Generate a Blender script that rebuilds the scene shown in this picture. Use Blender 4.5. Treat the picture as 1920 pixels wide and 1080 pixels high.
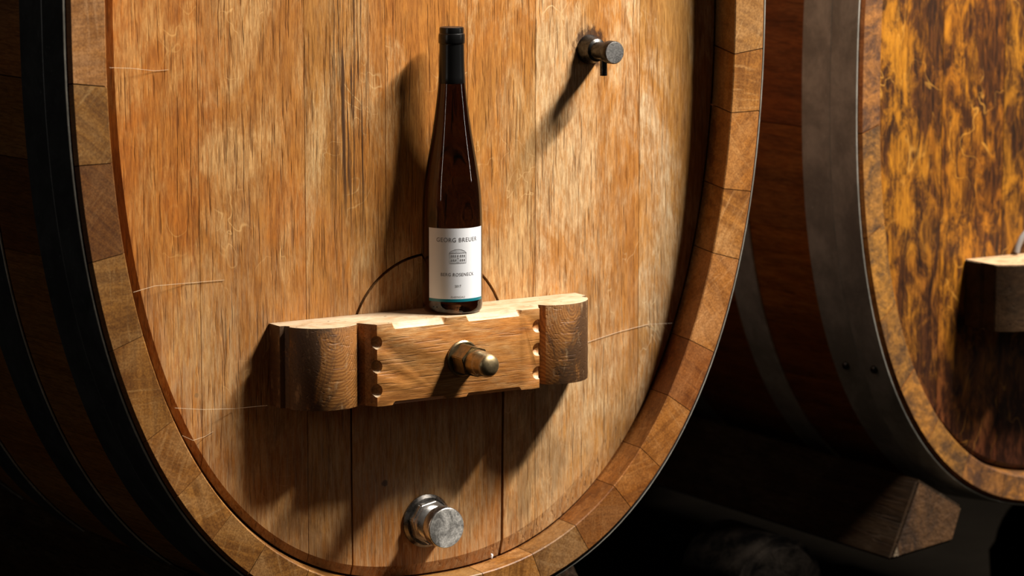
import bpy, bmesh, math, random
from mathutils import Vector
random.seed(7)
S = bpy.context.scene
for o in list(bpy.data.objects):
    bpy.data.objects.remove(o)
COL = S.collection
R = math.radians

# ------------------------------------------------------------ camera
cam = bpy.data.cameras.new('camera'); camo = bpy.data.objects.new('camera', cam); COL.objects.link(camo)
camo.location = (-2.1297, -3.5216, 0.7390)
camo.rotation_euler = (R(90 - 9.0), 0, R(-32.0))
cam.sensor_width = 36; cam.lens = 120.0; cam.clip_start = .05
cam.dof.use_dof = True; cam.dof.focus_distance = 4.12; cam.dof.aperture_fstop = 5.0
S.camera = camo
# ------------------------------------------------------------ world, lamps, exposure
W = bpy.data.worlds.new('cellar_air'); S.world = W; W.use_nodes = True
W.node_tree.nodes['Background'].inputs[0].default_value = (1.0, .86, .7, 1)
W.node_tree.nodes['Background'].inputs[1].default_value = .016
def area(name, loc, target, sx, sy, power, color, shape='RECTANGLE', spread=180):
    l = bpy.data.lights.new(name, 'AREA'); l.shape = shape; l.size = sx
    if shape in ('RECTANGLE', 'ELLIPSE'): l.size_y = sy
    l.energy = power; l.color = color; l.spread = R(spread)
    o = bpy.data.objects.new(name, l); COL.objects.link(o); o.location = loc
    o.rotation_euler = (Vector(target) - Vector(loc)).to_track_quat('-Z', 'Y').to_euler()
    return o
area('ceiling_lamp', (1.62, -1.20, 2.66), (.05, 0, .1), 1.1, .14, 268, (1.0, .93, .83))
area('left_strip_light', (-3.2, -.75, .9), (0, 0, .2), .055, 1.5, 2.8, (1.0, .90, .78))  # unseen strip light, set at left for bottle streak and weak fill
area('right_strip_light', (2.7, -1.7, .75), (0, 0, .3), .05, .6, 2.2, (1.0, .92, .82))  # unseen strip added for the highlight on the bottle's right flank
S.view_settings.view_transform = 'Standard'; S.view_settings.look = 'None'
S.view_settings.gamma = 1; S.view_settings.exposure = .54; S.view_settings.use_curve_mapping = False

# ------------------------------------------------------------ node helpers
class NT:
    def __init__(s, name):
        m = bpy.data.materials.new(name); m.use_nodes = True; s.m = m; s.t = m.node_tree; s.n = s.t.nodes
        s.b = s.n['Principled BSDF']; s.co = s.n.new('ShaderNodeTexCoord')
        s.oi = s.n.new('ShaderNodeObjectInfo')
    def put(s, sock, v):
        if isinstance(v, bpy.types.NodeSocket): s.t.links.new(v, sock)
        elif v is not None: sock.default_value = v
    def math(s, op, a, b=None, c=None, clamp=False):
        n = s.n.new('ShaderNodeMath'); n.operation = op; n.use_clamp = clamp
        for i, v in enumerate((a, b, c)):
            if v is not None: s.put(n.inputs[i], v)
        return n.outputs[0]
    def map(s, scale=(1, 1, 1), loc=(0, 0, 0), rnd=True, vec=None, rot=(0, 0, 0)):
        n = s.n.new('ShaderNodeMapping'); v = vec or s.co.outputs['Object']
        s.t.links.new(v, n.inputs[0]); n.inputs['Scale'].default_value = scale
        n.inputs['Rotation'].default_value = rot
        if rnd:
            k = s.n.new('ShaderNodeVectorMath'); k.operation = 'SCALE'; k.inputs[0].default_value = (37, 53, 71)
            s.t.links.new(s.oi.outputs['Random'], k.inputs['Scale']); s.t.links.new(k.outputs[0], n.inputs['Location'])
        else: n.inputs['Location'].default_value = loc
        return n.outputs[0]
    def noise(s, vec, scale=1, detail=4, rough=.55, dist=0):
        n = s.n.new('ShaderNodeTexNoise'); s.t.links.new(vec, n.inputs['Vector'])
        n.inputs['Scale'].default_value = scale; n.inputs['Detail'].default_value = detail
        n.inputs['Roughness'].default_value = rough; n.inputs['Distortion'].default_value = dist
        return n.outputs['Fac']
    def ramp(s, f, a, b, lo=0., hi=1.):
        n = s.n.new('ShaderNodeMapRange'); n.interpolation_type = 'SMOOTHSTEP'
        s.put(n.inputs[0], f); n.inputs[1].default_value = a; n.inputs[2].default_value = b
        n.inputs[3].default_value = lo; n.inputs[4].default_value = hi
        return n.outputs[0]
    def mix(s, f, a, b, mode='MIX'):
        n = s.n.new('ShaderNodeMix'); n.data_type = 'RGBA'; n.blend_type = mode
        s.put(n.inputs[0], f)
        for i, v in ((6, a), (7, b)):
            if isinstance(v, tuple): v = (v[0], v[1], v[2], 1)
            s.put(n.inputs[i], v)
        return n.outputs[2]
    def bump(s, h, strength, dist):
        n = s.n.new('ShaderNodeBump'); n.inputs['Strength'].default_value = strength
        n.inputs['Distance'].default_value = dist; s.t.links.new(h, n.inputs['Height'])
        s.t.links.new(n.outputs[0], s.b.inputs['Normal'])
    def end(s, color, rough=.6, metal=0., spec=None, k=.68):
        if metal < .3:      # true reflectance of the material (exposure is set for it)
            t = (k, k * .945, k * .865) if k < 1 else (1, 1, 1)
            color = s.mix(1, color, t, 'MULTIPLY') if isinstance(color, bpy.types.NodeSocket) else tuple(x * y for x, y in zip(color, t))
        s.put(s.b.inputs['Base Color'], (color[0], color[1], color[2], 1) if isinstance(color, tuple) else color)
        s.put(s.b.inputs['Roughness'], rough); s.b.inputs['Metallic'].default_value = metal
        if spec is not None: s.b.inputs['Specular IOR Level'].default_value = spec
        return s.m

def axsc(axis, across, along):
    v = [across] * 3; v[axis] = along; return tuple(v)

def oak(name, axis, dark, mid, pale, pale_amt=.5, pores=.55, fleck=.5, rough=.55, bump=.35, thin=0, rnd=True):
    """sawn oak; axis = grain direction"""
    k = NT(name)
    wob = k.map((1, 1, 1), rnd=rnd)
    streak = k.noise(k.map(axsc(axis, 60, 3.2), rnd=rnd), 1, 8, .72, .5)
    fine = k.noise(k.map(axsc(axis, 330, 34), rnd=rnd), 1, 5, .75, .4)
    pore = k.noise(k.map(axsc(axis, 330, 17), rnd=rnd), 1, 2, .5)
    blotch = k.noise(k.map(axsc(axis, 9, 4.2), rnd=rnd), 1, 6, .68, .9)
    hue = k.noise(k.map(axsc(axis, 7, 3.), loc=(3, 9, 4), rnd=False), 1, 5, .65, .6)
    scuff = k.noise(k.map(axsc(axis, 280, 42), rnd=rnd), 1, 6, .8, .6)
    c = k.mix(k.ramp(streak, .20, .66), dark, mid)
    c = k.mix(k.ramp(hue, .40, .62, 0, .55), c, k.mix(1, c, (1.18, .92, .55), 'MULTIPLY'))
    pa = k.math('ADD', k.math('MULTIPLY', k.ramp(blotch, .40, .64), .95), .05)
    c = k.mix(k.math('MULTIPLY', k.math('MULTIPLY', pa, k.ramp(scuff, .38, .60)), pale_amt * 1.05), c, pale)
    c = k.mix(k.math('MULTIPLY', k.ramp(blotch, .46, .70), pale_amt * .55), c, pale)
    c = k.mix(k.ramp(fine, .32, .68, .0, 1.), k.mix(1, c, (.63, .56, .47), 'MULTIPLY'), k.mix(1, c, (1.12, 1.12, 1.10), 'MULTIPLY'))
    c = k.mix(k.math('MULTIPLY', k.ramp(pore, .60, .70), pores), c, (dark[0] * .40, dark[1] * .32, dark[2] * .25))
    # ray flecks : pale wavy short lines
    rn = k.noise(k.map(axsc(axis, 17, 12), rnd=rnd), 1, 2, .45, 1.4)
    rid = k.ramp(k.math('ABSOLUTE', k.math('SUBTRACT', rn, .5)), .0, .011, 1, 0)
    msk = k.math('MULTIPLY', k.ramp(k.noise(k.map(axsc(axis, 9, 7), rnd=rnd), 1, 3, .6), .54, .66), k.ramp(blotch, .35, .6, .4, 1))
    c = k.mix(k.math('MULTIPLY', k.math('MULTIPLY', rid, msk), fleck), c, (min(1, pale[0] * 1.2), min(1, pale[1] * 1.15), pale[2] * 1.05))
    c = k.mix(1, c, k.oi.outputs['Color'], 'MULTIPLY')
    h = k.math('ADD', k.math('MULTIPLY', streak, .6), k.math('SUBTRACT', k.math('MULTIPLY', fine, .5), k.math('MULTIPLY', k.ramp(pore, .58, .7), .6)))
    k.bump(h, bump, .0016)
    k.last = c; k.h = h
    return k, c, rough

def oakm(*a, **kw):
    k, c, r = oak(*a, **kw); return k.end(c, r, 0, .35)

M = {}
def head_mat():
    k, c, r_ = oak('head_oak', 2, (.34, .130, .022), (.56, .255, .058), (.86, .60, .34), pale_amt=.66, pores=.52, fleck=.62, bump=.5)
    sp = k.n.new('ShaderNodeSeparateXYZ'); k.t.links.new(k.co.outputs['Object'], sp.inputs[0])
    # bleached, scrubbed wood in the lower half of the head
    nb = k.noise(k.map((11, 11, 5), rnd=False), 1, 6, .7, .6); nf = k.noise(k.map((240, 240, 22), rnd=False), 1, 5, .75, .3)
    lowm = k.ramp(k.math('ADD', sp.outputs[2], k.math('MULTIPLY', nb, .7)), .92, .52)
    c = k.mix(k.math('MULTIPLY', lowm, k.ramp(nf, .40, .64, .04, .42)), c, (.72, .54, .33))
    c = k.mix(k.math('MULTIPLY', lowm, k.ramp(nb, .52, .64, 0, .5)), c, (.19, .105, .042))
    # deeply weathered ridged grain in one board
    dx = k.math('ABSOLUTE', k.math('SUBTRACT', sp.outputs[0], -.092))
    w = k.math('MULTIPLY', k.ramp(dx, .012, .036, 1, 0), k.ramp(sp.outputs[2], .42, .56))
    rg = k.noise(k.map((300, 300, 7), rnd=False), 1, 3, .6, .5)
    c = k.mix(k.math('MULTIPLY', w, k.ramp(rg, .50, .60)), c, (.085, .036, .012))
    # soot and rust around the sampling tap, a few dark knots
    def spot(x, z, rad, colr, amt, rag=.03):
        nonlocal c
        a = k.math('SUBTRACT', sp.outputs[0], x); b = k.math('SUBTRACT', sp.outputs[2], z)
        d = k.math('SQRT', k.math('ADD', k.math('MULTIPLY', a, a), k.math('MULTIPLY', b, b)))
        n = k.noise(k.map((140, 140, 60), rnd=False), 1, 5, .75)
        d = k.math('ADD', d, k.math('MULTIPLY', k.math('SUBTRACT', n, .5), rag))
        c = k.mix(k.ramp(d, rad * .6, rad, amt, 0), c, colr)
    spot(.251, .686, .028, (.045, .018, .010), .9, .05)
    spot(-.305, .296, .004, (.20, .13, .06), .5, .004)
    spot(-.29, .185, .005, (.07, .03, .012), .6, .004)
    spot(-.048, .16, .005, (.05, .02, .01), .8, .006)
    hh = k.math('ADD', k.h, k.math('MULTIPLY', k.math('MULTIPLY', w, rg), 2.5))
    k.bump(hh, .6, .0016)
    return k.end(c, .5, 0, .35)
M['head'] = head_mat()
def chime_mat():
    """end grain of the staves: fine pores and faint growth rings, turned differently in every stave"""
    k = NT('chime_end_oak')
    n = k.n.new('ShaderNodeMapping'); k.t.links.new(k.co.outputs['Object'], n.inputs[0])
    cv = k.n.new('ShaderNodeCombineXYZ'); k.t.links.new(k.math('MULTIPLY', k.oi.outputs['Random'], 9.), cv.inputs[1])
    k.t.links.new(cv.outputs[0], n.inputs['Rotation']); v = n.outputs[0]
    ring = k.noise(k.map((95, 60, 7), vec=v), 1, 6, .62, .9)
    ray = k.noise(k.map((16, 60, 210), vec=v), 1, 4, .6, .3)
    pore = k.noise(k.map((420, 420, 420), vec=v), 1, 3, .7)
    blot = k.noise(k.map((13, 13, 13), vec=v), 1, 5, .65, .6)
    c = k.mix(k.ramp(ring, .30, .68), (.215, .088, .014), (.44, .205, .042))
    c = k.mix(k.ramp(blot, .42, .66, 0, .55), c, (.56, .33, .135))
    c = k.mix(k.ramp(ray, .52, .70, 0, .45), c, (.62, .39, .17))
    c = k.mix(k.ramp(blot, .46, .34, 0, .6), c, (.17, .068, .013))
    c = k.mix(k.ramp(pore, .34, .66), k.mix(1, c, (.66, .60, .52), 'MULTIPLY'), k.mix(1, c, (1.1, 1.1, 1.1), 'MULTIPLY'))
    c = k.mix(1, c, k.oi.outputs['Color'], 'MULTIPLY')
    k.bump(k.math('ADD', k.math('MULTIPLY', ring, .5), k.math('MULTIPLY', pore, .5)), .3, .0010)
    return k.end(c, .5, 0, .35)
M['chime'] = chime_mat()
M['side'] = oakm('stave_side_oak', 1, (.20, .085, .022), (.36, .17, .05), (.42, .23, .09), pale_amt=.3, pores=.4, fleck=0, rough=.55, bump=.3)
M['side_old'] = oakm('old_stave_side_oak', 1, (.12, .034, .008), (.50, .185, .036), (.62, .28, .08), pale_amt=.45, pores=.4, fleck=0, rough=.5, bump=.3)

def old_head():
    k = NT('old_cask_head_oak')
    a = k.noise(k.map((44, 44, 15)), 1, 8, .78, .6)
    b = k.noise(k.map((9, 9, 3)), 1, 5, .65, .8)
    f = k.noise(k.map((230, 230, 26)), 1, 4, .7, .4)
    low = k.n.new('ShaderNodeSeparateXYZ'); k.t.links.new(k.co.outputs['Object'], low.inputs[0])
    height_fac = k.ramp(k.math('ADD', low.outputs[2], k.math('MULTIPLY', b, .35)), .20, .62)   # darker and redder towards the foot of the head
    amb = k.mix(k.ramp(b, .4, .65), (.42, .150, .011), (.66, .28, .020))
    drk = k.mix(k.ramp(f, .35, .65), (.035, .014, .006), (.12, .040, .008))
    fac = k.ramp(k.math('ADD', k.math('MULTIPLY', a, .72), k.math('MULTIPLY', b, .28)), .455, .60)
    c = k.mix(fac, drk, amb)
    lowc = k.mix(k.ramp(a, .44, .66), (.040, .012, .006), (.30, .10, .045))
    c = k.mix(height_fac, lowc, c)
    c = k.mix(k.ramp(f, .3, .7), k.mix(1, c, (.6, .55, .5), 'MULTIPLY'), c)
    rn = k.noise(k.map((15, 15, 10)), 1, 2, .45, 1.4)
    rid = k.ramp(k.math('ABSOLUTE', k.math('SUBTRACT', rn, .5)), .0, .014, 1, 0)
    msk = k.ramp(k.noise(k.map((8, 8, 6)), 1, 3, .6), .52, .62)
    c = k.mix(k.math('MULTIPLY', k.math('MULTIPLY', rid, msk), .6), c, (.80, .40, .07))
    c = k.mix(1, c, k.oi.outputs['Color'], 'MULTIPLY')
    k.bump(k.math('ADD', a, f), .5, .002)
    return k.end(c, .45, 0, .4)
M['old_head'] = old_head()

def old_chime():
    k = NT('old_cask_chime_oak')
    a = k.noise(k.map((30, 30, 30)), 1, 7, .75, .4)
    b = k.noise(k.map((160, 40, 160)), 1, 3, .7, .2)
    c = k.mix(k.ramp(a, .38, .62), (.16, .085, .04), (.56, .26, .055))
    c = k.mix(k.ramp(b, .35, .7), k.mix(1, c, (.6, .6, .6), 'MULTIPLY'), c)
    c = k.mix(1, c, k.oi.outputs['Color'], 'MULTIPLY')
    k.bump(k.math('ADD', a, b), .4, .0015)
    return k.end(c, .55, 0, .35)
M['old_chime'] = old_chime()

def hoop_mat(name, col, rough=.5, met=.75):
    k = NT(name)
    a = k.noise(k.map((14, 14, 14)), 1, 6, .7, .3)
    b = k.noise(k.map((150, 150, 150)), 1, 3, .7)
    c = k.mix(k.ramp(a, .35, .7), tuple(x * .65 for x in col), tuple(x * 1.2 for x in col))
    c = k.mix(k.math('MULTIPLY', k.ramp(b, .62, .75), .35), c, tuple(min(1, x * 3.5) for x in col))
    k.bump(b, .15, .0006)
    return k.end(c, rough, met)
M['hoop'] = hoop_mat('dark_iron_hoop', (.105, .11, .115), .46)
M['hoop_old'] = hoop_mat('grey_iron_hoop', (.52, .52, .47), .55, .35)

M['hoop_edge'] = hoop_mat('hoop_edge_glint', (.62, .58, .50), .42)  # paler colour on the front edges stands in for their glint

def bar_mat():
    k, c, r = oak('crossbar_oak', 0, (.36, .135, .028), (.66, .31, .085), (.84, .56, .28), pale_amt=.55, pores=.45, fleck=0, rough=.5, bump=.4, rnd=False)
    # handled, blackened end blocks with swirling end grain
    sp = k.n.new('ShaderNodeSeparateXYZ'); k.t.links.new(k.co.outputs['Object'], sp.inputs[0])
    X = k.math('ADD', sp.outputs[0], -0.0115)     # bar centre in cask space
    ax = k.math('ABSOLUTE', X)
    end_ = k.ramp(ax, .1265, .1275)
    du = k.math('SUBTRACT', ax, .168)
    n1 = k.noise(k.map((18, 18, 14), rnd=False), 1, 5, .7, .4)
    rz = k.math('SUBTRACT', sp.outputs[2], .372)
    rr = k.math('SQRT', k.math('ADD', k.math('MULTIPLY', k.math('MULTIPLY', du, du), 2.2), k.math('MULTIPLY', rz, rz)))
    rings = k.math('SINE', k.math('ADD', k.math('MULTIPLY', rr, 1500), k.math('MULTIPLY', n1, 26)))
    ringc = k.mix(k.ramp(rings, -.9, 1.0), (.27, .105, .024), (.42, .19, .05))
    pat = k.ramp(k.math('ADD', k.noise(k.map((22, 22, 12), rnd=False), 1, 7, .74, .8), k.ramp(du, -.045, .045, -.10, .12)), .40, .56)
    ringc = k.mix(k.math('MULTIPLY', pat, .88), ringc, (.060, .032, .017))
    ringc = k.mix(k.ramp(k.noise(k.map((90, 90, 30), rnd=False), 1, 5, .75), .56, .68, 0, .55), ringc, (.50, .33, .18))
    c = k.mix(end_, c, ringc)
    # pale dust bleached on the upper side and along the arrises
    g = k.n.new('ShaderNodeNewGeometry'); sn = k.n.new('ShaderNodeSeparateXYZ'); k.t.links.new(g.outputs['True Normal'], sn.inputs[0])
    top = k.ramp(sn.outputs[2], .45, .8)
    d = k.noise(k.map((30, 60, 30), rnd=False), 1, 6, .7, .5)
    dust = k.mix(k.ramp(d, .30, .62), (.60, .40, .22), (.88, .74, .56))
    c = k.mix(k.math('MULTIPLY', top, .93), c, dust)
    edge = k.math('MULTIPLY', k.ramp(k.math('ADD', sp.outputs[2], k.math('MULTIPLY', n1, .02)), .376, .392), .55)
    c = k.mix(edge, c, (.22, .145, .08))
    spot = k.ramp(k.noise(k.map((170, 170, 170), rnd=False), 1, 1, .5), .74, .78)
    c = k.mix(k.math('MULTIPLY', spot, top), c, (.05, .03, .02))
    return k.end(c, .5, 0, .35)
M['bar'] = bar_mat()
def bar_old_mat():
    k, c, r_ = oak('old_crossbar_oak', 0, (.012, .008, .005), (.040, .022, .011), (.12, .07, .035), pale_amt=.25, pores=.5, fleck=0, bump=.35)
    g = k.n.new('ShaderNodeNewGeometry'); sn = k.n.new('ShaderNodeSeparateXYZ'); k.t.links.new(g.outputs['True Normal'], sn.inputs[0])
    d = k.noise(k.map((30, 60, 30)), 1, 6, .7, .5)
    c = k.mix(k.ramp(sn.outputs[2], .45, .8, 0, .9), c, k.mix(k.ramp(d, .3, .62), (.36, .22, .12), (.70, .50, .32)))
    return k.end(c, .7, 0, .08)
M['bar_old'] = bar_old_mat()

def metal(name, col, rough, speck=.3, sc=220, bump=.1, lo=.5):
    k = NT(name)
    a = k.noise(k.map((sc, sc, sc)), 1, 4, .7); b = k.noise(k.map((35, 35, 35)), 1, 5, .7, .4)
    c = k.mix(k.ramp(a, .35, .62, 0, 1), tuple(x * lo for x in col), col)
    c = k.mix(k.math('MULTIPLY', k.ramp(b, .45, .65), speck), c, tuple(x * .3 for x in col))
    k.bump(a, bump, .0004)
    return k.end(c, k.ramp(b, .3, .7, rough * .7, rough * 1.4), 1.)
M['steel'] = metal('polished_steel', (.82, .80, .78), .26, .15, bump=.04, lo=.85)
M['steel_face'] = metal('brushed_steel_face', (.92, .89, .84), .55, .12, 420, .12, .6)
M['steel_dark'] = metal('tarnished_steel', (.085, .080, .075), .30, .7, 200, .1, .5)
M['steel_dark_face'] = metal('worn_steel_face', (.36, .35, .34), .5, .5, 420, .12, .5)
M['steel_dull'] = metal('dull_steel', (.30, .28, .26), .3, .5, 220, .08, .6)
M['brass'] = metal('aged_brass', (.33, .25, .14), .36, .5, 240, .08, .7)
M['brass_dome'] = metal('bright_brass', (.44, .33, .18), .36, .2, 240, .08, .8)
M['hose'] = NT('grey_hose_plastic').end((.34, .34, .36), .4)
M['rubber'] = NT('black_seal').end((.012, .011, .010), .5)

def glass():
    k = NT('brown_bottle_glass')
    k.b.inputs['Transmission Weight'].default_value = 1
    k.b.inputs['IOR'].default_value = 1.46
    return k.end((.022, .0085, .003), .02, k=1)
M['glass'] = glass()
M['wine'] = NT('x').m
k = NT('black_capsule'); k.bump(k.noise(k.map((300, 300, 60)), 1, 2), .06, .0004); M['capsule'] = k.end((.004, .004, .0045), .28, 0, .4)
k = NT('label_paper'); k.bump(k.noise(k.map((900, 900, 900)), 1, 2), .1, .0002); M['paper'] = k.end((.70, .71, .74), .38, 0, .5, k=1)
M['ink'] = NT('grey_ink').end((.13, .12, .13), .5)
M['ink_soft'] = NT('soft_grey_ink').end((.36, .34, .34), .5)
M['teal'] = NT('teal_ink').end((.006, .20, .27), .35)
k = NT('cobweb_silk'); M['web'] = k.end((.70, .55, .38), .5)
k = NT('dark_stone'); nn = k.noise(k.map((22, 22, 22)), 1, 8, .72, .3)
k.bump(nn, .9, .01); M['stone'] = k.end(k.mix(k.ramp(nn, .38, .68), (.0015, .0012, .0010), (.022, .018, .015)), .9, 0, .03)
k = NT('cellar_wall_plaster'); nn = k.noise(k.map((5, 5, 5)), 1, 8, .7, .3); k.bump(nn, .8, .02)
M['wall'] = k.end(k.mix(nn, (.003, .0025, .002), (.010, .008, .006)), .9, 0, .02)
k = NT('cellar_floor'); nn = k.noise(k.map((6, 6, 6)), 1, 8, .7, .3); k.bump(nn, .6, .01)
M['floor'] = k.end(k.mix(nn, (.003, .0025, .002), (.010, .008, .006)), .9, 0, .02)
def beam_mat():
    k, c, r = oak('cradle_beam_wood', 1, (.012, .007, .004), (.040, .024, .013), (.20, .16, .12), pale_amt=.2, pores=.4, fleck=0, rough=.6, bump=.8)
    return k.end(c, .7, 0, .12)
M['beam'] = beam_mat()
def beam_end():
    k = NT('cradle_beam_end_wood')
    a = k.noise(k.map((16, 16, 7)), 1, 6, .7, .7); b = k.noise(k.map((120, 120, 120)), 1, 3, .7)
    c = k.mix(k.ramp(a, .45, .62), (.040, .020, .009), (.125, .060, .022))
    w = k.noise(k.map((34, 34, 10)), 1, 4, .6, .4)
    c = k.mix(k.ramp(w, .58, .68), c, (.42, .33, .23))
    c = k.mix(k.ramp(b, .3, .7), k.mix(1, c, (.6, .6, .6), 'MULTIPLY'), c)
    k.bump(k.math('ADD', a, b), .7, .003); return k.end(c, .65, 0, .3)
M['beam_end'] = beam_end()

# ------------------------------------------------------------ object helpers
def wloc(o):
    v = Vector((0, 0, 0))
    while o: v += o.location; o = o.parent
    return v
def link_mesh(name, me, mat, parent=None, color=None, smooth=False, label=None):
    """me is in world coordinates; shift it into the parent's frame"""
    if parent: 
        off = wloc(parent)
        for v in me.vertices: v.co -= off
    o = bpy.data.objects.new(name, me); COL.objects.link(o)
    for m in (mat if isinstance(mat, (list, tuple)) else [mat]): me.materials.append(m)
    if parent: o.parent = parent
    if color: o.color = (*color, 1)
    if smooth:
        for p in me.polygons: p.use_smooth = True
        me.set_sharp_from_angle(angle=R(smooth if smooth is not True else 35))
    if label: o['label'] = label
    return o
def bobj(name, bm, mat, parent=None, **k):
    bmesh.ops.recalc_face_normals(bm, faces=bm.faces)
    me = bpy.data.meshes.new(name); bm.to_mesh(me); bm.free(); return link_mesh(name, me, mat, parent, **k)
def thing(name, loc, label, cat, group=None):
    o = bpy.data.objects.new(name, None); COL.objects.link(o); o.location = loc; o.empty_display_size = .05
    o['label'] = label; o['category'] = cat
    if group: o['group'] = group
    return o
def apply_mods(o):
    dg = bpy.context.evaluated_depsgraph_get(); dg.update()
    me = bpy.data.meshes.new_from_object(o.evaluated_get(dg)); o.modifiers.clear(); o.data = me
def lathe_bm(bm, prof, c, axis='y', seg=48, ngon=None, closed=True):
    """prof: list of (radius, position along axis); axis 'y' or 'z'"""
    rings = []
    for r, p in prof:
        ring = []
        for i in range(seg):
            a = 2 * math.pi * i / seg
            if axis == 'y': v = (c[0] + r * math.sin(a), c[1] + p, c[2] + r * math.cos(a))
            else: v = (c[0] + r * math.cos(a), c[1] + r * math.sin(a), c[2] + p)
            ring.append(bm.verts.new(v))
        rings.append(ring)
    for a, b in zip(rings, rings[1:]):
        for i in range(seg):
            bm.faces.new((a[i], a[(i + 1) % seg], b[(i + 1) % seg], b[i]))
    if closed:
        bm.faces.new(rings[0]); bm.faces.new(rings[-1])
    return rings
def lathe(name, prof, c, mat, parent, axis='y', seg=48, smooth=35, **k):
    bm = bmesh.new(); lathe_bm(bm, prof, c, axis, seg); return bobj(name, bm, mat, parent, smooth=smooth, **k)
def prism(bm, pts, z0, z1, axis='z'):
    lo = []; hi = []
    for a, b in pts:
        if axis == 'z': lo.append(bm.verts.new((a, b, z0))); hi.append(bm.verts.new((a, b, z1)))
        elif axis == 'y': lo.append(bm.verts.new((a, z0, b))); hi.append(bm.verts.new((a, z1, b)))
        else: lo.append(bm.verts.new((z0, a, b))); hi.append(bm.verts.new((z1, a, b)))
    n = len(pts)
    for i in range(n): bm.faces.new((lo[i], lo[(i + 1) % n], hi[(i + 1) % n], hi[i]))
    bm.faces.new(lo); bm.faces.new(hi)
def tube(name, pts, r, mat, parent=None, seg=10, smooth=True, **k):
    bm = bmesh.new(); rings = []
    P = [Vector(p) for p in pts]
    for i, p in enumerate(P):
        d = (P[min(i + 1, len(P) - 1)] - P[max(i - 1, 0)]).normalized()
        u = d.orthogonal().normalized() if i == 0 else (u - d * u.dot(d)).normalized()
        w = d.cross(u); rr = r[i] if isinstance(r, (list, tuple)) else r
        rings.append([bm.verts.new(p + u * rr * math.cos(2 * math.pi * j / seg) + w * rr * math.sin(2 * math.pi * j / seg)) for j in range(seg)])
    for a, b in zip(rings, rings[1:]):
        for j in range(seg): bm.faces.new((a[j], a[(j + 1) % seg], b[(j + 1) % seg], b[j]))
    bm.faces.new(rings[0]); bm.faces.new(rings[-1])
    return bobj(name, bm, mat, parent, smooth=smooth, **k)

# ------------------------------------------------------------ oval contour
def spow(v, p): return math.copysign(abs(v) ** p, v)
def cpt(t, a, b, n, cx, cz): return (cx + a * spow(math.cos(t), 2 / n), cz + b * spow(math.sin(t), 2 / n))
def t_of(x, z, a, b, n, cx, cz):
    return math.atan2(spow((z - cz) / b, n / 2), spow((x - cx) / a, n / 2))
def z_low(x, a, b, n, cx, cz): return cz - b * max(0, 1 - abs((x - cx) / a) ** n) ** (1 / n)

# ------------------------------------------------------------ setting
FL = -.62
bm = bmesh.new(); prism(bm, [(-4, -4.5), (4.5, -4.5), (4.5, 1.5), (-4, 1.5)], FL - .1, FL)
o = bobj('floor', bm, M['floor']); o['kind'] = 'structure'
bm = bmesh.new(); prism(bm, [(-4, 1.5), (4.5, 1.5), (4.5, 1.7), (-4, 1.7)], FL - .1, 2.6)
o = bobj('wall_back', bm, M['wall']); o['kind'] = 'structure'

# ------------------------------------------------------------ cask builder
def bulge(y, L=.9, k=.038): return 1 + k * (1 - ((y - L / 2) / (L / 2)) ** 2)

def band(name, cx, cz, a, b, n, y0, y1, yb, th, mat, parent, edge=True, **k):
    """iron hoop from depth y0 to y1 (from the lip), hugging the staves"""
    bm = bmesh.new(); N = 160; cols = []
    ys = [y0, y0 + .0008, y1 - .0008, y1]
    def ring(y, off):
        s = bulge(y); out = []
        for i in range(N):
            t = 2 * math.pi * i / N
            x, z = cpt(t, a * s + off, b * s + off, n, cx, cz); out.append(bm.verts.new((x, yb + y, z)))
        return out
    g = .0016
    rs = [ring(y0, g), ring(y0, th - .0006), ring(y0 + .0008, th), ring(y1 - .0008, th), ring(y1, th - .0006), ring(y1, g)]
    for q, (u, v) in enumerate(zip(rs, rs[1:] + rs[:1])):
        for i in range(N):
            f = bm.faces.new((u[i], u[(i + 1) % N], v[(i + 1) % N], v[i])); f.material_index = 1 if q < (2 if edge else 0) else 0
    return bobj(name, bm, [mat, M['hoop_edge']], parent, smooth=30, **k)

def stave(t0, t1, G, yb, mats, parent, color, sub=4):
    cx, cz = G['c']; n = G['n']; (ao, bo) = G['out']; (ai, bi) = G['inn']; (ak, bk), dk = G['croze']; kc = G.get('kc', (cx, cz)); ic = G.get('ic', (cx, cz))
    gap = .0005 / ((ao + bo) / 2)
    t0 += gap; t1 -= gap
    ys = [dk, .08, .16, .25, .35, .45, .55, .65, .74, .82, .9]
    bm = bmesh.new(); secs = []
    def P(t, a, b, c, y): x, z = cpt(t, a, b, n, *c); return bm.verts.new((x, yb + y, z))
    for i in range(sub + 1):
        t = t0 + (t1 - t0) * i / sub; row = []
        row.append(P(t, ak * .93, bk * .95, kc, .9))
        row.append(P(t, ak * .99, bk * .99, kc, dk + .03))
        row.append(P(t, ak, bk, kc, dk))
        row.append(P(t, ai - .0, bi - .0, ic, .0012))
        row.append(P(t, ai + .0012, bi + .0012, ic, 0))
        ch = .0038
        row.append(P(t, ao - ch, bo - ch, (cx, cz), 0))
        row.append(P(t, ao, bo, (cx, cz), ch))
        for y in ys: row.append(P(t, ao * bulge(y), bo * bulge(y), (cx, cz), y))
        secs.append(row)
    m = len(secs[0])
    for a, b in zip(secs, secs[1:]):
        for j in range(m):
            f = bm.faces.new((a[j], b[j], b[(j + 1) % m], a[(j + 1) % m]))
            f.material_index = 0 if 2 <= j <= 4 else 1
    for s, row in ((0, secs[0]), (1, secs[-1])):
        f = bm.faces.new(row); f.material_index = 1
    return bobj('stave', bm, mats, parent, color=color, smooth=25)

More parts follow.
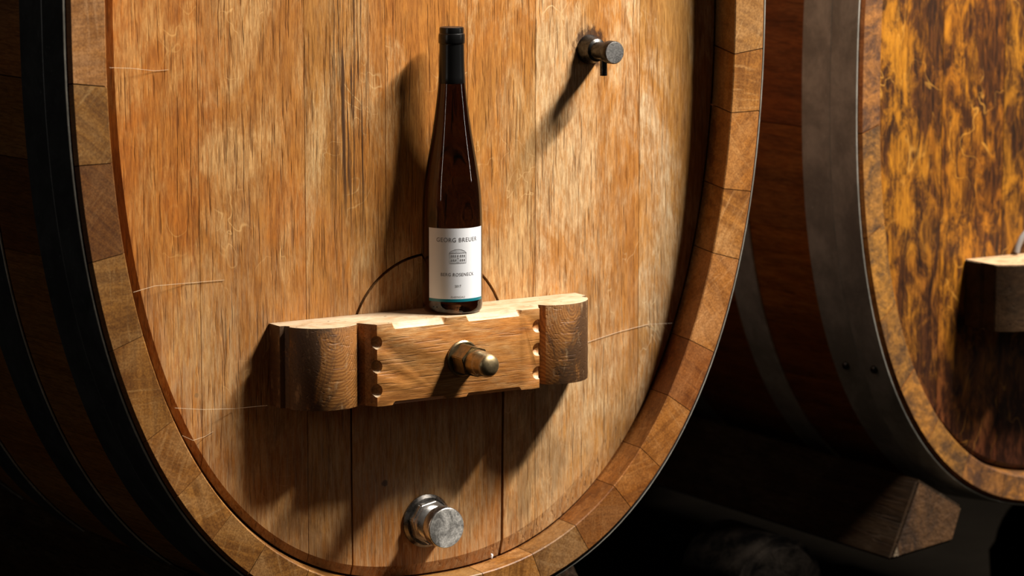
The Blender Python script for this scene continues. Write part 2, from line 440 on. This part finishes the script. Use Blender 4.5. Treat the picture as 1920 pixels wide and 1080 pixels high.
def head_solid(G, yb, th=.03):
    """whole head: front face inside contour H, bevel out to the croze contour K"""
    n = G['n']; (ah, bh), dh = G['head']; hc = G['hc']; (ak, bk), dk = G['croze']; kc = G.get('kc', G['c'])
    bm = bmesh.new(); N = 220; A = []; B = []; Cc = []
    for i in range(N):
        t = 2 * math.pi * i / N
        x, z = cpt(t, ah, bh, n, *hc); A.append(bm.verts.new((x, yb + dh, z)))
        x, z = cpt(t, ak - .0032, bk - .0032, n, *kc); B.append(bm.verts.new((x, yb + dk, z))); Cc.append(bm.verts.new((x, yb + dk + th, z)))
    for u, v in ((A, B), (B, Cc)):
        for i in range(N): bm.faces.new((u[i], u[(i + 1) % N], v[(i + 1) % N], v[i]))
    bm.faces.new(A); bm.faces.new(Cc)
    bmesh.ops.recalc_face_normals(bm, faces=bm.faces)
    return bm
def cut_x(bm, x, keep_right):
    g = bm.verts[:] + bm.edges[:] + bm.faces[:]
    r = bmesh.ops.bisect_plane(bm, geom=g, plane_co=(x, 0, 0), plane_no=(-1 if keep_right else 1, 0, 0), clear_outer=True, dist=1e-6)
    e = [x_ for x_ in r['geom_cut'] if isinstance(x_, bmesh.types.BMEdge)]
    if e: bmesh.ops.contextual_create(bm, geom=e) if False else bmesh.ops.holes_fill(bm, edges=bm.edges, sides=0)
def bool_obj(o, bm_cutter, op):
    bmesh.ops.recalc_face_normals(bm_cutter, faces=bm_cutter.faces)
    me = bpy.data.meshes.new('cutter'); bm_cutter.to_mesh(me); bm_cutter.free()
    c = bpy.data.objects.new('cutter', me); COL.objects.link(c); c.location = wloc(o.parent) * 0
    off = wloc(o.parent) if o.parent else Vector((0, 0, 0))
    m = o.modifiers.new('b', 'BOOLEAN'); m.object = c; m.operation = op; m.solver = 'EXACT'
    bpy.context.view_layer.update()
    apply_mods(o); bpy.data.objects.remove(c)

def planks(G, yb, xs, parent, mat, colors, door=None, gap=.0004):
    n = G['n']; out = []
    (ak, bk), dk = G['croze']; kc = G.get('kc', G['c'])
    edges = [kc[0] - ak - .01] + xs + [kc[0] + ak + .01]
    for i, (x0, x1) in enumerate(zip(edges, edges[1:])):
        bm = head_solid(G, yb); cut_x(bm, x0 + gap, True); cut_x(bm, x1 - gap, False)
        o = bobj('head_plank', bm, mat, parent, color=colors[i % len(colors)])
        if door and x0 < door['x1'] and x1 > door['x0']:
            c = bmesh.new(); prism(c, door_outline(door, door['gap']), yb - .05, yb + .15, 'y'); bool_obj(o, c, 'DIFFERENCE')
        out.append(o)
    return out
def door_outline(d, g):
    pts = []; cx, cz, r = d['c']; r += g
    # right side may lean; arch drawn from right foot to left foot
    pts.append((d['xb'] + g * 1.25, cz - .45))
    for i in range(37):
        a = math.pi * i / 36; pts.append((cx + r * math.cos(a), cz + r * math.sin(a)))
    pts.append((cx - r + g * .65, cz - .45))
    return pts

def pix_t(G, pts): return [t_of(x, z, *G['out'], G['n'], *G['c']) for x, z in pts]

# ============================================================ big pale cask
G1 = dict(c=(-.033, .4506), n=2.40, out=(.485, .767), inn=(.4385, .716), ic=(-.0335, .440),
          croze=((.4330, .7300), .0580), kc=(-0.0164, 0.4477), head=((.4087, .7070), .0520), hc=(-0.0295, 0.4432))
cask = thing('wine_cask', (-.033, 0, -.3164), 'big upright oval cask of pale ochre oak, bottle standing on its crossbar', 'cask')
DH = .028        # the head lies this much deeper than the fittings' own drawing
# stave joints, as points on the rim outline (x, z), clockwise from upper left down and round to upper right
JL = [(-0.5156, 0.3634), (-0.5104, 0.2697), (-0.4948, 0.1584), (-0.4701, 0.0547), (-0.4315, -0.0583), (-0.3928, -0.1294), (-0.3483, -0.1861), (-0.2994, -0.2331)]
JR = [(0.4525, 0.3584), (0.4494, 0.2778), (0.4340, 0.1756), (0.4157, 0.0891), (0.3802, -0.0313), (0.3434, -0.1042), (0.2959, -0.1708), (0.2510, -0.2191), (0.1854, -0.2630)]
tl = pix_t(G1, JL); tr = pix_t(G1, JR)
tl = [t if t > 0 else t + 2 * math.pi for t in tl]            # pi .. 3pi/2
tr = [t if t > 0 else t + 2 * math.pi for t in tr]
ts = sorted(tl + tr)
full = []
for a, b in zip(ts, ts[1:] + [ts[0] + 2 * math.pi]):
    k_ = max(1, round((b - a) / .157)); k_ = 1 if b - a < .235 else k_
    for j in range(k_): full.append((a + (b - a) * j / k_, a + (b - a) * (j + 1) / k_))
RIM_TONES = [(-0.517, 0.410, (0.55, 0.52, 0.48)), (-0.514, 0.317, (0.78, 0.78, 0.74)), (-0.504, 0.216, (0.48, 0.39, 0.33)), (-0.484, 0.106, (0.75, 0.72, 0.64)), (-0.452, -0.003, (0.8, 0.74, 0.62)), (-0.412, -0.095, (0.9, 0.8, 0.7)), (-0.371, -0.159, (1.02, 0.98, 0.95)), (-0.324, -0.212, (0.85, 0.8, 0.7)), (0.456, 0.390, (0.62, 0.42, 0.3)), (0.451, 0.319, (1.1, 1.02, 0.95)), (0.442, 0.223, (1.05, 0.88, 0.7)), (0.426, 0.131, (1.15, 1.05, 1.0)), (0.401, 0.026, (1.2, 1.05, 1.05)), (0.361, -0.068, (0.8, 0.56, 0.45)), (0.320, -0.140, (1.1, 0.92, 0.8)), (0.273, -0.197, (1.05, 0.82, 0.62)), (0.219, -0.243, (0.75, 0.58, 0.48))]  # rim stave tones; left ones darkened for the light falling off there
rs = random.Random(3)
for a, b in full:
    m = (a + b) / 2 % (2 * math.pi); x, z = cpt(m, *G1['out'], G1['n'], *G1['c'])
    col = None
    for kx, kz, kc_ in RIM_TONES:
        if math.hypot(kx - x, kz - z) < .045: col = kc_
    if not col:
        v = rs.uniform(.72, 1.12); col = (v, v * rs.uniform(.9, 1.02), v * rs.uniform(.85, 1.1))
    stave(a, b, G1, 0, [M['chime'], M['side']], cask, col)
HB = (-.033, .4506, .485, .767, 2.4)
for y0, y1 in ((.0045, .055), (.0554, .110), (.212, .290), (.452, .53), (.66, .72), (.80, .88)):
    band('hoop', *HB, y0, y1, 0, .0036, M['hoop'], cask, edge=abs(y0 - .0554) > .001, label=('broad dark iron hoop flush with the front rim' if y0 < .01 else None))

DOOR = dict(c=(-0.0185, 0.0143, .108), x0=-0.1273, x1=0.0904, xb=0.0838, gap=.0036)
pl = planks(G1, 0, [-0.3309, -0.1888, -0.0774, 0.039, 0.1378, 0.294], cask, M['head'],
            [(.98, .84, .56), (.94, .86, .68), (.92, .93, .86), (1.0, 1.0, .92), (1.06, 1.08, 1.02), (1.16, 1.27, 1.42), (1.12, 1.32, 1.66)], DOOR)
bm = head_solid(G1, 0)
d = bobj('hatch_door', bm, M['head'], cask, color=(.92, .92, .90), label='arched hatch board in the foot of the cask head')
c = bmesh.new(); prism(c, door_outline(DOOR, 0), -.05, .2, 'y')
bool_obj(d, c, 'INTERSECT')

# ---- carved crossbar
XC, ZT, ZB = -0.0215, 0.0577, -0.0419
H = [(.2185, .0235), (.2180, -.002), (.2120, -.0035), (.2085, -.008), (.2098, -.0130), (.2115, -.0145), (.2085, -.0215), (.2025, -.0300), (.1940, -.0380), (.1830, -.0445),
     (.170, -.0480), (.1560, -.0480), (.1440, -.0450), (.1340, -.0400), (.1310, -.0340), (.1290, -.0310), (.1265, -.0330), (.1235, -.0390),
     (.1195, -.0460), (.1160, -.0515), (.1150, -.0555)]
plan = [(XC - u, y + DH) for u, y in H] + [(XC + u, y + DH) for u, y in reversed(H)]
bm = bmesh.new(); prism(bm, plan, ZB, ZT)
bar = bobj('crossbar', bm, M['bar'], cask, label='carved wooden crossbar with two rounded end blocks')
def capsule(bm, x0, x1, y, z, r, seg=20):
    prof = []
    for i in range(7): a = math.pi / 2 * i / 6; prof.append((max(r * math.sin(a), 1e-5), x0 - r * math.cos(a)))
    for i in range(7): a = math.pi / 2 * i / 6; prof.append((max(r * math.cos(a), 1e-5), x1 + r * math.sin(a)))
    rings = []
    for rr, p in prof:
        rings.append([bm.verts.new((p, y + rr * math.cos(2 * math.pi * i / seg), z + rr * math.sin(2 * math.pi * i / seg))) for i in range(seg)])
    for a, b in zip(rings, rings[1:]):
        for i in range(seg): bm.faces.new((a[i], a[(i + 1) % seg], b[(i + 1) % seg], b[i]))
    bm.faces.new(rings[0]); bm.faces.new(rings[-1])
def wedge(bm, x0, x1, ys, zs, s):
    """stopped chamfer cutter: triangular prism on the arris with swept ends"""
    k = .006
    sec = []
    N = 7
    for side, xe in ((-1, x0), (1, x1)):
        for i in range(N):
            f = math.sin(math.pi / 2 * i / (N - 1)); q = xe - side * k * (1 - i / (N - 1)) * 0 + (0)
            sec.append((side, i, f, xe))
    rows = []
    for i in range(N):
        f = math.sin(math.pi / 2 * (i + .3) / (N - .7)); rows.append((x0 + k * i / (N - 1), f))
    for i in reversed(range(N)):
        f = math.sin(math.pi / 2 * (i + .3) / (N - .7)); rows.append((x1 - k * i / (N - 1), f))
    rr = []
    for x, f in rows:
        d = s * f; sg = 1 if zs > 0 else -1
        rr.append([bm.verts.new((x, ys + d, zs + sg * .004)), bm.verts.new((x, ys - .004, zs + sg * .004)), bm.verts.new((x, ys - .004, zs - sg * d * 1.0))])
    for a, b in zip(rr, rr[1:]):
        for i in range(3): bm.faces.new((a[i], a[(i + 1) % 3], b[(i + 1) % 3], b[i]))
    bm.faces.new(rr[0]); bm.faces.new(rr[-1])
for x0, x1 in ((-0.1172, -0.0381), (-0.0134, 0.0692)):
    for zs in (ZT, ZB):
        c = bmesh.new(); wedge(c, x0, x1, -.0555 + DH, zs, 0.0112 if zs > 0 else .0085); bool_obj(bar, c, 'DIFFERENCE')
for sgn in (-1, 1):
    for zz in (0.0360, 0.0068, -0.0225):
        c = bmesh.new(); prof = []
        r_ = .0082
        for i in range(13):
            a = math.pi * i / 12; prof.append((max(r_ * math.sin(a), 1e-5), -r_ * math.cos(a)))
        lathe_bm(c, prof, (XC + sgn * (.1160 if sgn < 0 else .1130), -.0550 + DH, zz), 'z', 20); bool_obj(bar, c, 'DIFFERENCE')
bpy.context.view_layer.update()
bv = bar.modifiers.new('v', 'BEVEL'); bv.width = .0008; bv.segments = 2; bv.limit_method = 'ANGLE'; bv.angle_limit = R(40)
apply_mods(bar)
for p in bar.data.polygons: p.use_smooth = True
bar.data.set_sharp_from_angle(angle=R(28))

# ---- brass cap nut on the crossbar
NX, NZ, NY = -0.0180, 0.0063, -.0555 + DH
lathe('washer', [(.0215, 0), (.0222, -.001), (.0222, -.0035), (.0205, -.0050), (.010, -.0050)], (NX, NY, NZ), M['brass'], bar, label='round brass washer under the nut')
bm = bmesh.new(); R6 = .0200; pts = [(NX + R6 * math.sin(math.pi / 3 * i - .25), NZ + R6 * math.cos(math.pi / 3 * i - .25)) for i in range(6)]
prism(bm, pts, NY - .005, NY - .032, 'y')
bmesh.ops.bevel(bm, geom=bm.edges[:], offset=.0008, segments=2, affect='EDGES')
nut = bobj('hexagon_nut', bm, M['brass'], bar, smooth=30, label='brass hexagon nut')
lathe('nut_cap', [(.0152, -.030), (.0158, -.033), (.0157, -.046), (.0150, -.048), (.0146, -.049), (.0144, -.0595), (.0135, -.0635), (.0110, -.0665), (.006, -.0685), (.0001, -.0690)],
      (NX, NY, NZ), M['brass_dome'], bar, seg=56, label='rounded brass cap of the nut')

# ---- steel drain fitting at the foot
DX, DZ, DY = -0.0230, -0.2104, .024 + DH
lathe('drain_flange', [(.0325, .002), (.0335, -.001), (.0335, -.003), (.0300, -.0065), (.0290, -.0055), (.02, -.0055)], (DX, DY, DZ), M['steel_dull'], cask, seg=64, label='dark steel flange of the drain fitting')
bm = bmesh.new(); pts = [(DX + .0285 * math.sin(math.pi / 4 * i + .2), DZ + .0285 * math.cos(math.pi / 4 * i + .2)) for i in range(8)]
prism(bm, pts, DY - .0055, DY - .0165, 'y'); bmesh.ops.bevel(bm, geom=bm.edges[:], offset=.0016, segments=3, affect='EDGES')
bobj('drain_locknut', bm, M['steel'], cask, smooth=40, label='polished steel locknut of the drain fitting')
pr_ = [(.0215, -.0150)]
y_ = -.0170
while y_ > -.0340: pr_ += [(.0218, y_), (.0209, y_ - .0009)]; y_ -= .0018
pr_ += [(.0212, -.036)]
lathe('drain_thread', pr_, (DX, DY, DZ), M['steel'], cask, seg=64, label='threaded steel neck of the drain fitting')
cp = lathe('drain_cap', [(.0215, -.0345), (.0250, -.0350), (.0256, -.0365), (.0256, -.0490), (.0250, -.0500), (.0246, -.0503)], (DX, DY, DZ), M['steel'], cask, seg=72, label='round steel cap closing the drain fitting')
lathe('cap_face', [(.0245, -.0500), (.0243, -.0508), (.0001, -.0509)], (DX, DY, DZ), M['steel_face'], cp, seg=72)

# ---- sampling tap near the top right
TX, TZ, TY = 0.2174, 0.3651, .024 + DH
tap = lathe('sampling_tap', [(.0185, .004), (.0185, -.001), (.0178, -.006), (.0162, -.010), (.0155, -.0140), (.0142, -.0185), (.0110, -.0205), (.0105, -.024), (.0110, -.0330), (.0100, -.040), (.0098, -.047)],
            (TX, TY, TZ), M['steel_dark'], cask, label='small tarnished steel sampling tap')
kn = lathe('tap_knob', [(.0105, -.0430), (.0138, -.0445), (.0143, -.0465), (.0143, -.0565), (.0136, -.0575)], (TX, TY, TZ), M['steel_dark'], tap, label='round knob end of the tap')
lathe('knob_face', [(.0136, -.0573), (.0130, -.0582), (.0001, -.0583)], (TX, TY, TZ), M['steel_dark_face'], tap)
tube('spout', [(TX, TY - .033, TZ - .004), (TX, TY - .033, TZ - .012), (TX, TY - .033, TZ - .022), (TX, TY - .033, TZ - .0305), (TX, TY - .033, TZ - .0306), (TX, TY - .033, TZ - .024)],
     [.0045, .0045, .0045, .0045, .0032, .0030], M['steel_dark'], tap, 20, smooth=40, label='short spout pointing down')

# ============================================================ wine bottle
BX, BY, BZ = -0.0059, -.0132 + DH, ZT
bot = thing('wine_bottle', (BX, BY, BZ), 'tall slim brown wine bottle with white label, standing on the wooden crossbar', 'bottle')
K = 1.008
prof = [(.0001, .012), (.012, .010), (.022, .003), (.0275, .0004), (.0310, .0002), (.0340, .0012), (.0357, .0038), (.0364, .0075), (.0366, .012), (.0366, .05), (.0366, .100), (.0364, .118),
        (.0359, .130), (.0350, .146), (.0338, .157), (.0322, .168), (.0306, .178), (.0290, .188), (.0270, .199), (.0250, .211), (.0232, .222), (.0214, .235), (.0197, .248), (.0182, .260), (.0170, .271),
        (.0160, .281), (.0154, .290), (.0150, .300), (.0147, .315), (.0144, .330), (.0140, .343), (.0001, .3432)]
# refine profile with catmull-rom for a clean flank
def crom(P, m=4):
    out = []
    for i in range(len(P) - 1):
        p0 = P[max(i - 1, 0)]; p1 = P[i]; p2 = P[i + 1]; p3 = P[min(i + 2, len(P) - 1)]
        for j in range(m):
            t = j / m; out.append(tuple(.5 * ((2 * p1[q]) + (-p0[q] + p2[q]) * t + (2 * p0[q] - 5 * p1[q] + 4 * p2[q] - p3[q]) * t * t + (-p0[q] + 3 * p1[q] - 3 * p2[q] + p3[q]) * t ** 3) for q in (0, 1)))
    out.append(P[-1]); return out
body = [p for p in prof[:8]] + crom(prof[8:-2], 3) + prof[-2:]
for _ in range(6):
    body = body[:9] + [((body[i - 1][0] + 2 * body[i][0] + body[i + 1][0]) / 4, (body[i - 1][1] + 2 * body[i][1] + body[i + 1][1]) / 4) for i in range(9, len(body) - 3)] + body[-3:]
body = [(r_ * K, z_ * K) for r_, z_ in body]
lathe('glass_body', body, (BX, BY, BZ), M['glass'], bot, 'z', 96, smooth=60, label='dark brown glass body')
lathe('capsule', [(r_ * K, z_ * K) for r_, z_ in [(.0163, .2775), (.01645, .2780), (.0160, .285), (.0155, .295), (.0152, .310), (.01495, .3245), (.0156, .3255), (.01585, .3270), (.01585, .3350), (.0154, .3368), (.01465, .3375), (.0147, .3430), (.0142, .3446), (.0130, .3450), (.0001, .3451)]],
      (BX, BY, BZ), M['capsule'], bot, 'z', 72, smooth=30, label='black capsule over the bottle neck')
PHC = math.atan2(camo.location.y - BY, camo.location.x - BX)          # direction in which the label faces
PHC = R(-121.6 + 11.3)
def on_bottle(s, h, off):      # s: arc length to the right, h: height above base
    a = PHC + s / .0366; r = .0366 * K + off
    return (BX + r * math.cos(a), BY + r * math.sin(a), BZ + h)
def patch(name, s0, s1, h0, h1, off, th, mat, parent, n=48, **k):
    bm = bmesh.new(); rows = []
    for i in range(n + 1):
        s = s0 + (s1 - s0) * i / n
        rows.append([bm.verts.new(on_bottle(s, h, o_)) for h, o_ in ((h0, off), (h0, off + th), (h1, off + th), (h1, off))])
    for a, b in zip(rows, rows[1:]):
        for j in range(4): bm.faces.new((a[j], b[j], b[(j + 1) % 4], a[(j + 1) % 4]))
    bm.faces.new(rows[0]); bm.faces.new(rows[-1]); return bobj(name, bm, mat, parent, smooth=30, **k)
LW = .0385; L0, L1 = .0165, .1065
lab = patch('label', -LW, LW, L0, L1, .00005, .00015, M['paper'], bot, label='white paper label with a small house drawing')
patch('label_stripe', -LW, LW, L0, L0 + .0036, .0002, .00005, M['teal'], lab, label='thin teal stripe at the foot of the label')
def lettering(txt, h, width, cap, mat):
    cu = bpy.data.curves.new('lettering', 'FONT'); cu.body = txt; cu.size = 1; cu.resolution_u = 4; cu.space_character = 1.12
    o = bpy.data.objects.new('tmp', cu); COL.objects.link(o); bpy.context.view_layer.update()
    me = bpy.data.meshes.new_from_object(o.evaluated_get(bpy.context.evaluated_depsgraph_get())); bpy.data.objects.remove(o)
    xs = [v.co.x for v in me.vertices]; ys = [v.co.y for v in me.vertices]
    x0, x1, y0, y1 = min(xs), max(xs), min(ys), max(ys)
    for v in me.vertices:
        s = ((v.co.x - x0) / (x1 - x0) - .5) * width; hh = h + (v.co.y - y0) / (y1 - y0) * cap
        v.co = on_bottle(s, hh, .00034)
    return link_mesh('lettering', me, mat, lab)
lettering('GEORG BREUER', .0900, .0530, .0052, M['ink'])
lettering('BERG ROSENECK', .0482, .0420, .0040, M['ink'])
lettering('2017', .0345, .0075, .0030, M['ink'])
lettering('RHEINGAU', .0213, .0170, .0026, M['ink_soft'])
# small engraved house: strokes on the label
bm = bmesh.new()
def stroke(s0, h0, s1, h1, w=.00028):
    d = Vector((s1 - s0, h1 - h0)); L = d.length; nrm = Vector((-d.y, d.x)) / L * w / 2
    m = max(1, int(L / .003)); prev = None
    for i in range(m + 1):
        p = Vector((s0, h0)) + d * i / m
        cur = (bm.verts.new(on_bottle(p.x + nrm.x, p.y + nrm.y, .00034)), bm.verts.new(on_bottle(p.x - nrm.x, p.y - nrm.y, .00034)))
        if prev: bm.faces.new((prev[0], prev[1], cur[1], cur[0]))
        prev = cur
hb, ht = .0640, .0765; hw = .0102
stroke(-hw, hb, hw, hb, .0005); stroke(-hw, hb, -hw, ht); stroke(hw, hb, hw, ht); stroke(-hw - .0005, ht, hw + .0005, ht, .0005)
for i in range(12):
    a0 = math.pi * i / 12; a1 = math.pi * (i + 1) / 12
    stroke(hw * math.cos(a0), ht + .0046 * math.sin(a0) ** 1.3, hw * math.cos(a1), ht + .0046 * math.sin(a1) ** 1.3, .0004)
for i in range(-7, 8): 
    s_ = i * .00125; stroke(s_, ht + .0003, s_ * .75, ht + .0042 * math.sqrt(max(.05, 1 - (i / 8) ** 2)), .00016)
for row in (.0662, .0715):
    for c_ in (-.0079, -.0054, -.0029, .0029, .0054, .0079):
        for q in (-.0005, .0001, .0007): stroke(c_ + q, row, c_ + q, row + .0030, .00032)
stroke(-.0095, .0652, .0095, .0652, .0002); stroke(-.0095, .0706, .0095, .0706, .0002)
stroke(-.0009, hb, -.0009, .0700, .0003); stroke(.0009, hb, .0009, .0700, .0003); stroke(-.0009, .07, .0009, .07, .0004); stroke(0, .0715, 0, .0745, .0011)
me = bpy.data.meshes.new('house_drawing'); bm.to_mesh(me); bm.free(); link_mesh('house_drawing', me, M['ink'], lab)
# embossed dots on the glass near the foot
for i, s_ in enumerate((-.0315, -.0265, -.0185, -.0130, -.0075, -.0010, .0025)):
    p = on_bottle(s_, .0095, 0)
    bm = bmesh.new(); bmesh.ops.create_icosphere(bm, subdivisions=2, radius=.0008)
    bmesh.ops.translate(bm, verts=bm.verts, vec=p); bobj('embossed_dot', bm, M['glass'], bot, smooth=True)

# ============================================================ second, darker cask
Y2 = .10
G2 = dict(c=(1.0586, .2959), n=2.40, out=(.3740, .618), inn=(.3345, .588), ic=(1.053, .304),
          croze=((.330, .580), .030), kc=(1.053, .300), head=((.318, .570), .024), hc=(1.050, .300))
cask2 = thing('wine_cask', (1.0586, Y2, -.3221), 'smaller dark amber oval cask with grey hoops, right of the pale cask', 'cask')
N2 = 30; rs = random.Random(11)
for i in range(N2):
    a = 2 * math.pi * (i + .35) / N2; b = 2 * math.pi * (i + 1.35) / N2
    v = rs.uniform(.75, 1.15)
    stave(a, b, G2, Y2, [M['old_chime'], M['side_old']], cask2, (v, v * rs.uniform(.9, 1.0), v * rs.uniform(.8, 1.2)))
HB2 = (1.0586, .2959, .374, .618, 2.4)
for y0, y1 in ((.0045, .058), (.0584, .118), (.25, .31), (.52, .58), (.68, .73), (.80, .88)):
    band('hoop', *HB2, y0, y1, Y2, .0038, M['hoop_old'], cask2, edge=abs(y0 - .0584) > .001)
planks(G2, Y2, [.845, .955, 1.06, 1.165, 1.27], cask2, M['old_head'], [(1, 1, 1), (1.05, 1, .9), (.9, .9, .9), (1, .95, .9), (.9, .9, .9), (1, 1, 1)])
XC2, ZT2, ZB2 = 1.052, .0365, -.0575
H2 = [(.1620, Y2 + .0240), (.1620, Y2 - .012), (.1600, Y2 - .014), (.1600, Y2 - .040), (.150, Y2 - .0500), (.1350, Y2 - .0580), (.1150, Y2 - .0610), (.100, Y2 - .0560),
      (.092, Y2 - .046), (.088, Y2 - .060), (.082, Y2 - .072)]
plan = [(XC2 - u, y) for u, y in H2] + [(XC2 + u, y) for u, y in reversed(H2)]
bm = bmesh.new(); prism(bm, plan, ZB2, ZT2); bmesh.ops.bevel(bm, geom=bm.edges[:], offset=.0012, segments=2, affect='EDGES')
bobj('crossbar', bm, M['bar_old'], cask2, smooth=30, label='dark wooden crossbar with pale dusty top')
P0 = Vector((.9768, Y2 + .021, .0408))
tube('hose', [P0 + Vector(v) for v in ((0, -.005, -.0005), (.0015, -.006, .008), (.007, -.008, .020), (.016, -.011, .031), (.030, -.014, .040), (.048, -.016, .045), (.07, -.016, .044), (.09, -.015, .036), (.105, -.012, .018), (.112, -.008, -.0008))],
     .0042, M['hose'], None, 12)
hz = bpy.context.scene.objects.get('hose')
hz['label'] = 'thin pale grey hose looping up from the dark cask crossbar'; hz['category'] = 'hose'
RV = (0, 0)
# rivet on the front hoops
for (t_, y_) in ((R(216), .090), (R(216), .030)):
    s = bulge(y_); x, z = cpt(t_, .374 * s + .0045, .618 * s + .0045, 2.4, 1.0586, .2959)
    bm = bmesh.new(); bmesh.ops.create_uvsphere(bm, u_segments=16, v_segments=8, radius=.006)
    bmesh.ops.translate(bm, verts=bm.verts, vec=(x, Y2 + y_, z)); bobj('rivet', bm, M['steel_dark'], cask2, smooth=True)

# ============================================================ cradles
def beam(name, pts, y0, y1, label, nside):
    bm = bmesh.new(); prism(bm, pts, y0, y1, 'y')
    bmesh.ops.bevel(bm, geom=bm.edges[:], offset=.004, segments=2, affect='EDGES')
    bmesh.ops.recalc_face_normals(bm, faces=bm.faces)
    for f in bm.faces: f.material_index = 1 if abs(f.normal.y) > .9 and f.calc_area() > .001 else 0
    o = bobj(name, bm, [M['beam'], M['beam_end']], None, smooth=30); o['label'] = label; o['category'] = 'beam'; o['group'] = 'cradle beams under the casks'; return o
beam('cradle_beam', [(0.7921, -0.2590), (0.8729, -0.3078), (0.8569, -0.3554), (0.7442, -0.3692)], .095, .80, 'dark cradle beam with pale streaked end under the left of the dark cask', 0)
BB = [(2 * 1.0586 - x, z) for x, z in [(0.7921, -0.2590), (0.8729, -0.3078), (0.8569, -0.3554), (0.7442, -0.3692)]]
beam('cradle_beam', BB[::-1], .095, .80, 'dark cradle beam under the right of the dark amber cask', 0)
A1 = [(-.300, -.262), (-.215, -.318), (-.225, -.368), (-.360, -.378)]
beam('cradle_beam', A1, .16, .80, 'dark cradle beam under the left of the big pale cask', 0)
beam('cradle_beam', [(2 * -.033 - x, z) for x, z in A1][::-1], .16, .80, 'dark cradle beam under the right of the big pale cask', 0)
def corbel(xc, zc, r, y0, y1, label):
    """round-headed stone block standing on the floor and carrying the beams"""
    bm = bmesh.new(); pts = [(xc - r, FL)]
    for i in range(17): a = math.pi - math.pi * i / 16; pts.append((xc + r * math.cos(a), zc + r * math.sin(a)))
    pts.append((xc + r, FL)); prism(bm, pts, y0, y1, 'y')
    bmesh.ops.bevel(bm, geom=[e for e in bm.edges if abs(e.verts[0].co.y - e.verts[1].co.y) < 1e-6], offset=.012, segments=3, affect='EDGES')
    o = bobj('stone_support', bm, M['stone'], None, smooth=40); o['label'] = label; o['category'] = 'stone support'; return o
corbel(0.657, -0.427, .074, .22, .38, 'round-headed dark stone block under the gap between the casks')
corbel(-.29, -.475, .085, .22, .42, 'dark stone block under the left of the big pale cask')
corbel(.22, -.475, .085, .22, .42, 'dark stone block under the right of the big pale cask')
corbel(1.28, -.475, .085, .22, .42, 'dark stone block under the right of the dark amber cask')

# ============================================================ cobweb threads
def web(pts, label, r=.00019, sag=.0):
    o = tube('cobweb_thread', pts, r, M['web'], None, 6); o['label'] = label; o['category'] = 'cobweb'; o['group'] = 'cobweb threads on the pale cask'
web([(-0.3913, 0.0022, -0.0219), (-0.3431, 0.0260, -0.0327), (-0.2889, 0.0489, -0.0409), (-0.2560, 0.0280, -0.0370)], 'long pale cobweb thread from left rim to crossbar end')
web([(-0.4620, 0.0130, 0.3785), (-0.4206, 0.0435, 0.3734), (-0.3862, 0.0511, 0.3680), (-0.3690, 0.0511, 0.3684)], 'cobweb thread at the upper left edge of the pale cask head')
web([(-0.4421, 0.0022, 0.1191), (-0.3945, 0.0435, 0.1170), (-0.3490, 0.0511, 0.1154), (-0.2998, 0.0511, 0.1151)], 'faint cobweb thread on the left of the pale cask head')
web([(-0.3821, 0.0022, -0.0558), (-0.3564, 0.0260, -0.0684), (-0.3274, 0.0511, -0.0708), (-0.3167, 0.0511, -0.0661)], 'short cobweb thread low on the left rim of the pale cask')
web([(0.2149, 0.0511, -0.0077), (0.2638, 0.0511, 0.0016), (0.3090, 0.0511, 0.0073), (0.3428, 0.0435, 0.0067)], 'pale cobweb thread right of the crossbar')
M.pop('wine'); bpy.data.materials.remove(bpy.data.materials['x'])

bm = bmesh.new(); bmesh.ops.create_icosphere(bm, subdivisions=2, radius=.0022)
for v in bm.verts: v.co = Vector((v.co.x * .8 + .0006 * math.sin(v.co.z * 2000), v.co.y * .6, v.co.z * 1.7)) + Vector((0.0720, 0.0500, -0.2678))
bobj('sealing_wax_lump', bm, M['paper'], cask, smooth=True, label='tiny white lump at the foot of the hatch joint')
